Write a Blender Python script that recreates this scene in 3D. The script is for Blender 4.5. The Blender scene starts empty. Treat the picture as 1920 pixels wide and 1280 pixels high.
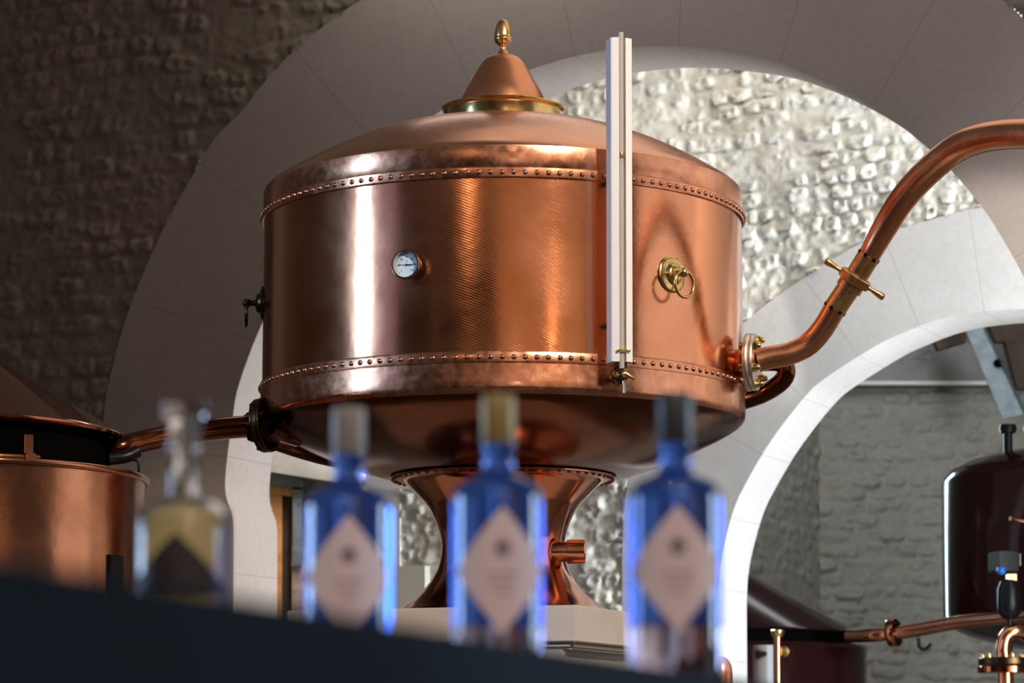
import bpy, bmesh, math, random
import numpy as np
from mathutils import Vector, Matrix
random.seed(7)
SC = bpy.context.scene
COL = SC.collection
F = 5200.0; PHI = math.radians(4); CY = 1056.0; CAMZ = 1.05; D0 = 9.2
cP, sP = math.cos(PHI), math.sin(PHI)
PI = math.pi

# ---------------------------------------------------------------- layout helpers
def ray(px, py):
    x = (px-960)/F; v = (CY-py)/F
    return (x, cP-sP*v, sP+cP*v)
def P(px, py, Y):
    r = ray(px, py); k = Y/r[1]
    return Vector((r[0]*k, Y, r[2]*k+CAMZ))
def sil(pxc, Y, hw, y):
    """radius and height of a turned ring whose outline end is seen at (pxc+hw, y)"""
    xa = P(pxc, y, Y).x; R = .3
    for _ in range(25):
        p = P(pxc+hw, y, Y-R*R/Y)
        R = (p.x-xa)/math.sqrt(max(1e-6, 1-(R/Y)**2))
    return R, p.z

# ---------------------------------------------------------------- materials
def new_mat(name):
    m = bpy.data.materials.new(name); m.use_nodes = True
    nt = m.node_tree; b = nt.nodes['Principled BSDF']
    return m, nt, b
def N(nt, t, **kw):
    n = nt.nodes.new(t)
    for k, v in kw.items(): setattr(n, k, v)
    return n
def link(nt, a, b): nt.links.new(a, b)
def tex_coord(nt, kind='Object', scale=(1, 1, 1)):
    tc = N(nt, 'ShaderNodeTexCoord'); mp = N(nt, 'ShaderNodeMapping')
    mp.inputs['Scale'].default_value = scale
    link(nt, tc.outputs[kind], mp.inputs['Vector']); return mp.outputs['Vector']
def noise(nt, vec, scale, detail=4, rough=.55):
    n = N(nt, 'ShaderNodeTexNoise'); n.inputs['Scale'].default_value = scale
    n.inputs['Detail'].default_value = detail; n.inputs['Roughness'].default_value = rough
    link(nt, vec, n.inputs['Vector']); return n.outputs['Fac']
def ramp(nt, fac, stops):
    r = N(nt, 'ShaderNodeValToRGB'); e = r.color_ramp.elements
    while len(e) < len(stops): e.new(.5)
    for i, (p, c) in enumerate(stops):
        e[i].position = p; e[i].color = (c[0], c[1], c[2], 1)
    link(nt, fac, r.inputs['Fac']); return r.outputs['Color']
def maprange(nt, fac, a, b, c, d):
    m = N(nt, 'ShaderNodeMapRange')
    for i, v in zip((1, 2, 3, 4), (a, b, c, d)): m.inputs[i].default_value = v
    link(nt, fac, m.inputs[0]); return m.outputs[0]
def bump(nt, h, strength, dist, b, prev=None):
    n = N(nt, 'ShaderNodeBump'); n.inputs['Strength'].default_value = strength
    n.inputs['Distance'].default_value = dist
    link(nt, h, n.inputs['Height'])
    if prev: link(nt, prev, n.inputs['Normal'])
    link(nt, n.outputs['Normal'], b.inputs['Normal']); return n.outputs['Normal']

def metal(name, col, col2=None, rough=(.16, .3), mottle=2.5, bumpy=.0, spun=False, contrast=(.35, .7)):
    m, nt, b = new_mat(name)
    b.inputs['Metallic'].default_value = 1
    v = tex_coord(nt, 'Object'); n1 = noise(nt, v, mottle, 6, .6)
    col2 = col2 or tuple(c*.8 for c in col)
    link(nt, ramp(nt, n1, [(contrast[0], col2), (contrast[1], col)]), b.inputs['Base Color'])
    n2 = noise(nt, v, mottle*2.2, 5)
    link(nt, maprange(nt, n2, .3, .7, rough[0], rough[1]), b.inputs['Roughness'])
    prev = None
    if bumpy:
        prev = bump(nt, noise(nt, v, 22, 3), bumpy, .004, b)
    if spun:
        w = N(nt, 'ShaderNodeTexWave'); w.wave_type = 'BANDS'; w.bands_direction = 'DIAGONAL'
        w.inputs['Scale'].default_value = 34; w.inputs['Distortion'].default_value = 1.2
        w.inputs['Detail'].default_value = 1; w.inputs['Detail Scale'].default_value = 3
        v2 = tex_coord(nt, 'Object', (1, 1, 2.2)); link(nt, v2, w.inputs['Vector'])
        bump(nt, w.outputs['Fac'], .045, .0012, b, prev)
    return m
def plain(name, col, rough=.5, metallic=0, var=.0, scale=8, bumpy=0, spec=.5):
    m, nt, b = new_mat(name)
    b.inputs['Metallic'].default_value = metallic; b.inputs['Roughness'].default_value = rough
    b.inputs['Specular IOR Level'].default_value = spec
    v = tex_coord(nt, 'Object'); n1 = noise(nt, v, scale, 5)
    a = tuple(max(0, c*(1-var)) for c in col); c2 = tuple(min(1, c*(1+var)) for c in col)
    link(nt, ramp(nt, n1, [(.3, a), (.7, c2)]), b.inputs['Base Color'])
    if bumpy: bump(nt, noise(nt, v, scale*6, 6, .7), bumpy, .005, b)
    return m
def glass(name, col, rough=.02, ior=1.45, tr=1.0):
    m, nt, b = new_mat(name)
    b.inputs['Base Color'].default_value = (*col, 1); b.inputs['Transmission Weight'].default_value = tr
    b.inputs['Roughness'].default_value = rough; b.inputs['IOR'].default_value = ior
    return m
def rough_stone(name, base, warm, scale=1.0):
    m, nt, b = new_mat(name); b.inputs['Roughness'].default_value = .95
    b.inputs['Specular IOR Level'].default_value = .15
    v = tex_coord(nt, 'Object')
    big = noise(nt, v, 1.6*scale, 3); sm = noise(nt, v, 14*scale, 6, .65)
    c1 = ramp(nt, big, [(.38, base), (.62, warm)])
    c2 = ramp(nt, sm, [(.25, (.80, .77, .72)), (.6, (1, 1, 1))])
    mx = N(nt, 'ShaderNodeMix', data_type='RGBA', blend_type='MULTIPLY'); mx.inputs['Factor'].default_value = .8
    link(nt, c1, mx.inputs['A']); link(nt, c2, mx.inputs['B']); link(nt, mx.outputs['Result'], b.inputs['Base Color'])
    bump(nt, noise(nt, v, 45*scale, 6, .7), .5, .006, b)
    return m
def ashlar(name, base, centre, step_deg, off_deg, jw=.004):
    """smooth dressed limestone with thin joints running out from the arch centre (object space u, -, v)"""
    m, nt, b = new_mat(name); b.inputs['Roughness'].default_value = .85
    b.inputs['Specular IOR Level'].default_value = .2
    tc = N(nt, 'ShaderNodeTexCoord'); sx = N(nt, 'ShaderNodeSeparateXYZ'); link(nt, tc.outputs['Object'], sx.inputs[0])
    def mth(op, a, bb=None, c=None):
        n = N(nt, 'ShaderNodeMath', operation=op)
        for i, x in enumerate((a, bb, c)):
            if x is None: continue
            if isinstance(x, (int, float)): n.inputs[i].default_value = x
            else: link(nt, x, n.inputs[i])
        return n.outputs[0]
    du = mth('SUBTRACT', sx.outputs['X'], centre[0]); dv = mth('SUBTRACT', sx.outputs['Z'], centre[1])
    ang = mth('ARCTAN2', du, dv)
    st = math.radians(step_deg)
    fr = mth('FRACT', mth('ADD', mth('DIVIDE', mth('SUBTRACT', ang, math.radians(off_deg)), st), 40.5))
    dist = mth('MULTIPLY', mth('ABSOLUTE', mth('SUBTRACT', fr, .5)), st)
    rr = mth('SQRT', mth('ADD', mth('MULTIPLY', du, du), mth('MULTIPLY', dv, dv)))
    line = maprange(nt, mth('MULTIPLY', dist, rr), jw*.4, jw, 0, 1)
    v = tc.outputs['Object']
    n1 = noise(nt, v, 1.1, 5, .6); n2 = noise(nt, v, 30, 4)
    c1 = ramp(nt, n1, [(.3, tuple(c*.86 for c in base)), (.65, base)])
    c2 = ramp(nt, n2, [(.3, (.93, .92, .9)), (.6, (1, 1, 1))])
    mx = N(nt, 'ShaderNodeMix', data_type='RGBA', blend_type='MULTIPLY'); mx.inputs['Factor'].default_value = 1
    link(nt, c1, mx.inputs['A']); link(nt, c2, mx.inputs['B'])
    m2 = N(nt, 'ShaderNodeMix', data_type='RGBA'); link(nt, line, m2.inputs['Factor'])
    m2.inputs['A'].default_value = (base[0]*.78, base[1]*.74, base[2]*.70, 1)
    link(nt, mx.outputs['Result'], m2.inputs['B']); link(nt, m2.outputs['Result'], b.inputs['Base Color'])
    bump(nt, n2, .15, .003, b)
    return m

COPPER = metal('copper_body', (.84, .385, .215), (.70, .29, .15), (.12, .21), 2.2, .08, spun=True)
COPPER_BAND = metal('copper_band', (.86, .42, .26), (.60, .25, .14), (.18, .32), 15, .12, contrast=(.28, .72))
COPPER_DOME = metal('copper_dome', (.90, .45, .27), (.82, .37, .205), (.20, .32), 3, .06)
COPPER_SOFT = metal('copper_satin', (.86, .38, .20), (.78, .32, .16), (.30, .36), 3)
COPPER_PIPE = metal('copper_pipe', (.88, .40, .23), (.74, .30, .16), (.13, .24), 4)
COPPER_SWAN = metal('copper_swan_pipe', (.92, .44, .25), (.80, .34, .18), (.20, .30), 5, .05)
COPPER_DARK = metal('copper_polished_dark', (.46, .165, .085), (.38, .13, .065), (.07, .12), 3, .03)
COPPER_OLDPIPE = metal('copper_dull_pipe', (.42, .19, .12), (.30, .12, .07), (.2, .3), 5, .05)
COPPER_FOOT = metal('copper_pedestal', (.62, .25, .135), (.50, .19, .10), (.09, .15), 3, .03)
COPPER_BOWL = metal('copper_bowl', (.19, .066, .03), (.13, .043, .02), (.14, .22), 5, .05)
COPPER_OLD = metal('copper_aged', (.70, .32, .19), (.42, .17, .09), (.16, .28), 3.2, .12)
MAROON = plain('maroon_dark_reflection', (.022, .005, .006), .12, 0, .3, 3, spec=.2)  # dark tone of copper mirroring a dark space, put into the base colour
BRASS = metal('brass', (.86, .62, .26), (.66, .45, .17), (.14, .26), 8)
BRASS_SATIN = metal('bronze_satin', (.82, .52, .24), (.66, .38, .16), (.24, .36), 12)
BRASS_DARK2 = metal('brass_aged', (.48, .32, .13), (.26, .16, .06), (.14, .24), 22)
BRASS_DARK = metal('brass_tarnished', (.11, .072, .035), (.06, .036, .02), (.2, .35), 8)
STEEL = metal('flange_steel', (.86, .80, .74), (.70, .62, .55), (.32, .44), 14)
CHROME = metal('chrome', (.82, .82, .84), None, (.08, .12), 4)
GALV = plain('galvanised_steel', (.24, .28, .30), .5, .4, .25, 14)
WHITE_PAINT = plain('white_painted_channel', (.90, .87, .84), .45, 0, .03, 6)
DIAL = plain('dial_enamel', (.62, .76, .86), .35, 0, .02, 8)
INK = plain('black_ink', (.01, .012, .02), .5)
BLACK = plain('black_plastic', (.004, .004, .005), .38, 0, .2, 8, spec=.25)
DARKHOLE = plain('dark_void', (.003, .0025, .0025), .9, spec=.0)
SLATE = plain('dark_slate_counter', (.017, .027, .038), .75, 0, .25, 5, .1, spec=.03)
PLINTH = plain('plinth_limestone', (.62, .56, .50), .85, 0, .08, 5, .12)
LIME_SMOOTH = plain('limestone_smooth', (.66, .62, .55), .9, 0, .06, 4, .1)
WHITE_STONE = plain('white_plaster_jamb', (.80, .80, .79), .8, 0, .03, 3, .05)
FLOOR_M = plain('flagstone', (.22, .19, .16), .6, 0, .2, 3, .2)
WALL_DARK = plain('rendered_wall', (.24, .20, .17), .9, 0, .15, 2, .2)
WOOD = plain('orange_pine', (.74, .36, .13), .5, 0, .25, 12, .1)
WOOD_DARK = plain('dark_timber', (.085, .055, .038), .8, 0, .4, 6, .3)
BRICKY = plain('old_brick_jamb', (.46, .34, .28), .9, 0, .35, 16, .4)
GREY_PLASTER = plain('grey_plaster', (.30, .295, .28), .9, 0, .2, 5, .2)
STONE_L = rough_stone('rubble_brown', (.27, .235, .18), (.33, .265, .215))
STONE_W = rough_stone('rubble_limewashed', (.68, .68, .63), (.71, .68, .60))
STONE_G = rough_stone('rubble_grey', (.40, .395, .36), (.42, .40, .35))
BLUE_GLASS = glass('cobalt_glass', (.09, .25, .97), .03, tr=.91)
MAUVE_GLASS = glass('pale_mauve_glass', (.62, .58, .80), .06)
CLEAR = glass('clear_glass', (.96, .97, .98), .01)
GOLD_LIQ = glass('golden_spirit', (1.0, .80, .36), .02, 1.40, tr=.45)
TUBE_GLASS = glass('gauge_tube_glass', (.86, .80, .76), .12, 1.3, tr=.5)
LABEL_M = plain('label_paper', (.62, .47, .45), .7, 0, .04, 20)
LABEL_DK = plain('dark_label', (.020, .013, .010), .5)
CAP_GREY = plain('taupe_stopper', (.20, .165, .14), .45, 0, .1, 30)
CAP_GOLD = plain('olive_gold_stopper', (.24, .165, .05), .4, .2, .1, 30)
CAP_BLACK = plain('charcoal_stopper', (.030, .032, .036), .35, 0, .1, 30)
BLUE_PL = plain('blue_plastic', (.02, .16, .62), .35)

# ---------------------------------------------------------------- object helpers
def to_obj(name, bm, mat, parent=None, smooth=True, angle=40):
    me = bpy.data.meshes.new(name); bmesh.ops.recalc_face_normals(bm, faces=bm.faces[:])
    bm.to_mesh(me); bm.free()
    if smooth:
        me.polygons.foreach_set('use_smooth', [True]*len(me.polygons))
        me.set_sharp_from_angle(angle=math.radians(angle))
    for m in (mat if isinstance(mat, (list, tuple)) else [mat]): me.materials.append(m)
    o = bpy.data.objects.new(name, me); COL.objects.link(o)
    if parent: adopt(o, parent)
    return o
def world_loc(o):
    l = Vector((0, 0, 0))
    while o: l += o.location; o = o.parent
    return l
def adopt(o, parent):
    """meshes are written in world coordinates; shift them under their parent's base"""
    o.parent = parent; w = world_loc(parent)
    if o.data and o.type == 'MESH' and w.length > 0: o.data.transform(Matrix.Translation(-w))
def thing(name, loc, label, cat, group=None):
    o = bpy.data.objects.new(name, None); COL.objects.link(o); o.location = loc
    o.empty_display_size = .1
    o['label'] = label; o['category'] = cat
    if group: o['group'] = group
    return o
def tag(o, label, cat, group=None):
    o['label'] = label; o['category'] = cat
    if group: o['group'] = group
    return o
def struct(o): o['kind'] = 'structure'; return o
def lathe(bm, prof, c=(0, 0, 0), axis=(0, 0, 1), seg=96, cap=True):
    """prof: list of (radius, distance along axis)"""
    c = Vector(c); ax = Vector(axis).normalized()
    q = Vector((0, 0, 1)).rotation_difference(ax)
    rings = []
    for r, h in prof:
        if r < 1e-6:
            rings.append([bm.verts.new(c+q @ Vector((0, 0, h)))])
        else:
            rings.append([bm.verts.new(c+q @ Vector((r*math.cos(2*PI*i/seg), r*math.sin(2*PI*i/seg), h))) for i in range(seg)])
    for a, b in zip(rings, rings[1:]):
        for i in range(seg):
            j = (i+1) % seg
            if len(a) == 1 and len(b) == 1: continue
            if len(a) == 1: bm.faces.new((a[0], b[j], b[i]))
            elif len(b) == 1: bm.faces.new((a[i], a[j], b[0]))
            else: bm.faces.new((a[i], a[j], b[j], b[i]))
    if cap:
        if len(rings[0]) > 1: bm.faces.new(rings[0][::-1])
        if len(rings[-1]) > 1: bm.faces.new(rings[-1])
    return bm
def catmull(pts, n=8):
    pts = [Vector(p) for p in pts]; out = []
    ext = [2*pts[0]-pts[1]]+pts+[2*pts[-1]-pts[-2]]
    for i in range(1, len(ext)-2):
        p0, p1, p2, p3 = ext[i-1:i+3]
        for k in range(n):
            t = k/n
            out.append(.5*((2*p1)+(p2-p0)*t+(2*p0-5*p1+4*p2-p3)*t*t+(3*p1-p0-3*p2+p3)*t**3))
    out.append(pts[-1]); return out
def tube(bm, pts, r, seg=24, closed=False, cap=True):
    pts = [Vector(p) for p in pts]; n = len(pts)
    rr = r if isinstance(r, (list, tuple)) else [r]*n
    tans = []
    for i in range(n):
        a = pts[(i-1) % n] if closed else pts[max(i-1, 0)]
        b = pts[(i+1) % n] if closed else pts[min(i+1, n-1)]
        tans.append((b-a).normalized())
    up = Vector((0, 0, 1)) if abs(tans[0].z) < .9 else Vector((1, 0, 0))
    nrm = tans[0].cross(up).normalized(); rings = []
    for i in range(n):
        if i: nrm = (tans[i-1].rotation_difference(tans[i]) @ nrm).normalized()
        bn = tans[i].cross(nrm)
        rings.append([bm.verts.new(pts[i]+rr[i]*(math.cos(2*PI*k/seg)*nrm+math.sin(2*PI*k/seg)*bn)) for k in range(seg)])
    m = n if closed else n-1
    for i in range(m):
        a, b = rings[i], rings[(i+1) % n]
        for k in range(seg):
            j = (k+1) % seg; bm.faces.new((a[k], a[j], b[j], b[k]))
    if cap and not closed:
        bm.faces.new(rings[0][::-1]); bm.faces.new(rings[-1])
    return bm
def box(bm, c, size, rz=0, bevel=0):
    """box centred at c"""
    M = Matrix.Translation(c) @ Matrix.Rotation(rz, 4, 'Z') @ Matrix.Diagonal((*size, 1))
    r = bmesh.ops.create_cube(bm, size=1, matrix=M)
    if bevel:
        es = list({e for v in r['verts'] for e in v.link_edges})
        bmesh.ops.bevel(bm, geom=es, offset=bevel, segments=2, affect='EDGES')
    return bm
def prism(bm, poly, d):
    """extrude polygon (3D points) along vector d"""
    d = Vector(d); a = [bm.verts.new(p) for p in poly]; b = [bm.verts.new(Vector(p)+d) for p in poly]
    bm.faces.new(a); bm.faces.new(b[::-1])
    for i in range(len(a)):
        j = (i+1) % len(a); bm.faces.new((a[j], a[i], b[i], b[j]))
    return bm
def B(): return bmesh.new()

# ---------------------------------------------------------------- oblique walls
AL = math.radians(24)
TV = Vector((math.cos(AL), -math.sin(AL), 0)); NV = Vector((math.sin(AL), math.cos(AL), 0))
def hit(px, py, d):
    r = ray(px, py); k = d/(r[0]*NV.x+r[1]*NV.y)
    p = Vector((r[0]*k, r[1]*k, r[2]*k+CAMZ)); return (p.dot(TV), p.z)
D1 = 12.2*math.cos(AL); D2 = 14.0*math.cos(AL)

def vnoise(x, y, seed=0):
    xi = np.floor(x).astype(np.int64); yi = np.floor(y).astype(np.int64)
    fx = x-xi; fy = y-yi; fx = fx*fx*(3-2*fx); fy = fy*fy*(3-2*fy)
    def h(a, b):
        n = (a*374761393+b*668265263+seed*1442695041) & 0xffffffff
        n = ((n ^ (n >> 13))*1274126177) & 0xffffffff
        return ((n ^ (n >> 16)) & 0xffff)/65535.0
    return (h(xi, yi)*(1-fx)+h(xi+1, yi)*fx)*(1-fy)+(h(xi, yi+1)*(1-fx)+h(xi+1, yi+1)*fx)*fy
def fbm(x, y, seed, o=4):
    s = 0; a = .5
    for i in range(o):
        s = s+a*vnoise(x*2**i, y*2**i, seed+i*17); a *= .5
    return s
def hsh(a, b, seed):
    n = (a.astype(np.int64)*73856093 + b.astype(np.int64)*19349663 + seed*83492791) & 0xffffffff
    n = ((n ^ (n >> 13))*1274126177) & 0xffffffff
    return ((n ^ (n >> 16)) & 0xffff)/65535.0
def inpoly(u, v, poly):
    res = np.zeros(u.shape, bool); n = len(poly)
    for i in range(n):
        x1, y1 = poly[i]; x2, y2 = poly[(i+1) % n]
        c = ((y1 > v) != (y2 > v))
        if y1 != y2: res ^= c & (u < (x2-x1)*(v-y1)/(y2-y1)+x1)
    return res
def rough_wall(name, org, t, nback, u0, u1, v0, v1, res, mat, seed, rh=.085, sw=.15, depth=.03, holes=(), keep=None):
    nu = int((u1-u0)/res)+1; nv = int((v1-v0)/res)+1
    U, V = np.meshgrid(np.linspace(u0, u1, nu), np.linspace(v0, v1, nv))
    wu = (fbm(U*11, V*11, seed+81, 3)-.45); wv = (fbm(U*11, V*11, seed+91, 3)-.45)
    vw = V+.030*(vnoise(U*1.7, V*2.5, seed)-.5)*2+rh*.42*wv
    row = np.floor(vw/rh); fv = vw/rh-row
    uw = (U+rh*.5*wu)/sw*(.60+.9*hsh(row, row*0, seed+1))+hsh(row, row*0+3, seed+2)*9+.8*(vnoise(U*4, row*1.7, seed+9)-.5)
    col = np.floor(uw); fu = uw-col
    rnd = hsh(col, row, seed+3); rn2 = hsh(col, row, seed+4); rn3 = hsh(col, row, seed+6)
    dx = np.abs(fu-.5)*2; dy = np.abs(fv-.5)*2
    e = (dx**3.6+dy**3.0)**(1/3.2)
    pill = np.clip((1.0-e)/.30, 0, 1); pill = pill*pill*(3-2*pill)
    lum = fbm(U*34, V*34, seed+30, 4)-.47; lum2 = fbm(U*5, V*6, seed+50, 3)-.45
    chip = np.abs(fbm(U*20, V*26, seed+70, 3)-.45)*2
    stone = pill*(.35+.75*rnd+(rn2-.5)*1.5*(fv-.5)+(rn3-.45)*1.1*(fu-.5)-chip*.9)
    mort = .14+.85*np.clip(fbm(U*3.1, V*4.3, seed+60, 3)-.33, 0, 1)
    H = depth*(np.maximum(stone, mort)+lum*.42+lum2*.5)
    t = Vector(t); nb = Vector(nback); o = Vector(org)
    X = o.x+t.x*U-nb.x*H; Y = o.y+t.y*U-nb.y*H
    verts = np.stack([X, Y, V], -1).reshape(-1, 3)
    idx = np.arange(nu*nv).reshape(nv, nu)
    q = np.stack([idx[:-1, :-1], idx[:-1, 1:], idx[1:, 1:], idx[1:, :-1]], -1)
    uc = (U[:-1, :-1]+U[1:, 1:])/2; vc = (V[:-1, :-1]+V[1:, 1:])/2
    m = np.ones(uc.shape, bool)
    for h in holes: m &= ~inpoly(uc, vc, h)
    if keep is not None: m &= keep(uc, vc)
    q = q[m].reshape(-1, 4)
    used = np.unique(q); remap = np.zeros(nu*nv, np.int64); remap[used] = np.arange(len(used))
    verts = verts[used]; q = remap[q]
    me = bpy.data.meshes.new(name)
    me.vertices.add(len(verts)); me.vertices.foreach_set('co', verts.ravel())
    me.loops.add(len(q)*4); me.loops.foreach_set('vertex_index', q.ravel())
    me.polygons.add(len(q)); me.polygons.foreach_set('loop_start', np.arange(len(q))*4)
    me.polygons.foreach_set('loop_total', np.full(len(q), 4)); me.update(calc_edges=True)
    me.polygons.foreach_set('use_smooth', [True]*len(q)); me.materials.append(mat)
    ob = bpy.data.objects.new(name, me); COL.objects.link(ob); return struct(ob)

def resample(pts, n):
    pts = [Vector((p[0], p[1])) for p in pts]; L = [0]
    for a, b in zip(pts, pts[1:]): L.append(L[-1]+(b-a).length)
    out = []; k = 0
    for i in range(n):
        s = L[-1]*i/(n-1)
        while k < len(L)-2 and L[k+1] < s: k += 1
        f = (s-L[k])/max(1e-9, L[k+1]-L[k]); out.append(pts[k].lerp(pts[k+1], f))
    return out
def arch_ring(name, inner, outer, d, T, mat, front_off=0., n=220):
    """inner/outer: (u,v) polylines, left foot to right foot"""
    I = resample(inner, n); O = resample(outer, n); bm = B()
    def pt(uv, dd): return Vector((uv.x, dd, uv.y))      # local frame: x=u, y=depth, z=v
    fi = [bm.verts.new(pt(p, front_off)) for p in I]; fo = [bm.verts.new(pt(p, front_off)) for p in O]
    bi = [bm.verts.new(pt(p, T)) for p in I]; bo = [bm.verts.new(pt(p, T)) for p in O]
    for k in range(n-1):
        bm.faces.new((fi[k], fi[k+1], fo[k+1], fo[k])); bm.faces.new((bi[k+1], bi[k], bo[k], bo[k+1]))
        bm.faces.new((fi[k+1], fi[k], bi[k], bi[k+1])); bm.faces.new((fo[k], fo[k+1], bo[k+1], bo[k]))
    for k in (0, n-1): bm.faces.new((fi[k], fo[k], bo[k], bi[k]))
    o = to_obj(name, bm, mat, angle=35)
    o.location = NV*d; o.rotation_euler = (0, 0, -AL)
    return struct(o)

def uvline(px, d): return [hit(x, y, d) for x, y in px]
def cat2(pts, n=6): return [(v.x, v.y) for v in catmull([Vector((a, b, 0)) for a, b in pts], n)]

in1 = [(437, 1100), (437, 980), (430, 952), (422, 915), (427, 850), (437, 780), (443, 739), (460, 685), (489, 612), (535, 525), (600, 430), (665, 350), (735, 280), (820, 212), (900, 170), (1010, 125),
       (1120, 97), (1250, 86), (1400, 100), (1480, 121), (1560, 155), (1650, 207), (1740, 278), (1800, 338), (1850, 400), (1890, 465), (1920, 520), (1965, 610), (2000, 720), (2020, 900), (2020, 1250)]
out1 = [(192, 1100), (190, 900), (195, 776), (208, 696), (235, 602), (269, 511), (319, 403), (363, 326), (403, 259), (453, 208), (504, 144), (571, 77), (660, 10), (760, -52), (900, -115), (1100, -165),
        (1260, -178), (1450, -165), (1650, -110), (1780, -60), (1880, 0), (1920, 38), (1980, 110), (2050, 230), (2110, 420), (2140, 700), (2150, 1000), (2150, 1250)]
I1 = cat2(uvline(in1, D1)); O1 = cat2(uvline(out1, D1))
I1 = [(I1[0][0], 0)]+I1+[(I1[-1][0], 0)]; O1 = [(O1[0][0], 0)]+O1+[(O1[-1][0], 0)]
cen1 = hit(1237, 900, D1)
ASH1 = ashlar('dressed_arch_stone', (.50, .43, .385), cen1, 14.6, 2.9)
arch_ring('trim_1', I1, O1, D1, .42, ASH1, front_off=.0)
in2 = [(1347, 1120), (1350, 1070), (1358, 1024), (1378, 953), (1403, 900), (1450, 822), (1515, 739), (1559, 702), (1643, 649), (1686, 628), (1750, 603), (1817, 588), (1918, 580), (2020, 586), (2130, 625), (2230, 715), (2290, 850), (2310, 1050)]
out2 = [(1167, 1150), (1169, 1000), (1180, 900), (1210, 800), (1260, 720), (1320, 655), (1398, 603), (1441, 568), (1515, 518), (1609, 460), (1697, 427), (1784, 402), (1838, 390), (1920, 382), (2050, 390), (2200, 440), (2350, 560), (2440, 760), (2460, 1050)]
I2 = cat2(uvline(in2, D2)); O2 = cat2(uvline(out2, D2))
I2 = [(I2[0][0], 0)]+I2+[(I2[-1][0], 0)]; O2 = [(O2[0][0], 0)]+O2+[(O2[-1][0], 0)]
ASH2 = ashlar('dressed_arch_stone_pale', (.60, .575, .55), hit(1930, 1130, D2), 13.0, -8, .005)
arch_ring('trim_2', I2, O2, D2, .42, ASH2, front_off=-.01)
# rubble faces of the two walls
uL, _ = hit(-140, 700, D1); uR, _ = hit(2050, 300, D1)
o = rough_wall('wall_front', NV*(D1+.018), TV, NV, uL, uR, 0, 5.1, .0125, STONE_L, 11, .095, .17, .028, holes=[O1])
u2a, _ = hit(752, 1000, D2); u2b, _ = hit(1960, 500, D2)
rough_wall('wall_middle', NV*(D2+.012), TV, NV, u2a, u2b, .6, 4.6, .0105, STONE_W, 23, .078, .135, .040, holes=[O2])
# solid cores so that the walls have thickness
bm = B()
def slab(bm, u0, u1, v0, v1, d0, d1):
    c = [TV*u+NV*d0+Vector((0, 0, v)) for u, v in ((u0, v0), (u1, v0), (u1, v1), (u0, v1))]
    prism(bm, c, NV*(d1-d0))
slab(bm, uL-2.5, min(p[0] for p in O1)-.0, 0, 5.1, D1+.05, D1+.42)
struct(to_obj('wall_front_core', bm, WALL_DARK, smooth=False))
bm = B(); slab(bm, max(p[0] for p in O1)-.02, max(p[0] for p in O1)+5, 0, 5.1, D1+.0, D1+.42)
struct(to_obj('wall_right', bm, LIME_SMOOTH, smooth=False))

# far room seen through the right arch
YB = 20.0
cx = P(1534, 900, YB).x
rough_wall('wall_back', Vector((0, YB, 0)), (1, 0, 0), (0, 1, 0), cx, cx+2.6, 0, P(1700, 728, YB).z, .014, STONE_G, 41, .10, .19, .055)
tl = Vector((-.40, -.9165, 0)); L3 = 3.0
rough_wall('wall_side', Vector((cx, YB, 0))+tl*L3, -tl, Vector((-.9165, .40, 0)), 0, L3, 0, 4.6, .02, STONE_G, 51, .082, .20, .030)
bm = B(); z0 = P(1700, 727, YB).z
box(bm, (cx+1.3, YB+.0, z0+.15), (2.7, .35, .30)); struct(to_obj('trim_3', bm, GREY_PLASTER, smooth=False))
bm = B(); box(bm, (cx+1.3, YB-.19, z0+.008), (2.7, .05, .026)); struct(to_obj('trim_4', bm, WHITE_PAINT, smooth=False))
bm = B()
rough = rough_wall('wall_back_upper', Vector((0, YB+.25, 0)), (1, 0, 0), (0, 1, 0), cx-.3, cx+2.7, z0+.25, z0+1.4, .02, STONE_G, 61, .10, .22, .05)
bm.free()

# ---------------------------------------------------------------- floor and the rest of the room
bm = B(); box(bm, (0, 8, -.05), (20, 32, .1)); struct(to_obj('floor', bm, FLOOR_M, smooth=False))
bm = B(); box(bm, (-7.6, 5.5, 2.6), (.2, 17, 5.2)); struct(to_obj('wall_left', bm, WALL_DARK, smooth=False))
bm = B(); box(bm, (0, -4.1, 2.6), (15, .2, 5.2)); struct(to_obj('wall_rear', bm, WALL_DARK, smooth=False))

# ---------------------------------------------------------------- the big copper still
XA = -0.0303; CZ = CAMZ
AX = Vector((XA, D0, 0))
ZP = CZ+.470                                   # top of the stone pier
still = thing('copper_still', (XA, D0, ZP), 'large riveted copper still with domed lid, brass collar and white gauge, on the stone pier', 'still')
def LZ(prof): return [(r, z+CZ) for r, z in prof]
def add(name, prof, mat, parent=still, seg=160, cap=True, angle=32):
    bm = B(); lathe(bm, LZ(prof), AX, seg=seg, cap=cap); return to_obj(name, bm, mat, parent, angle=angle)
body = add('body', [(.801, 1.235), (.801, 1.3), (.7995, 1.5), (.798, 1.7), (.798, 1.78)], COPPER, cap=False)
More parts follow.
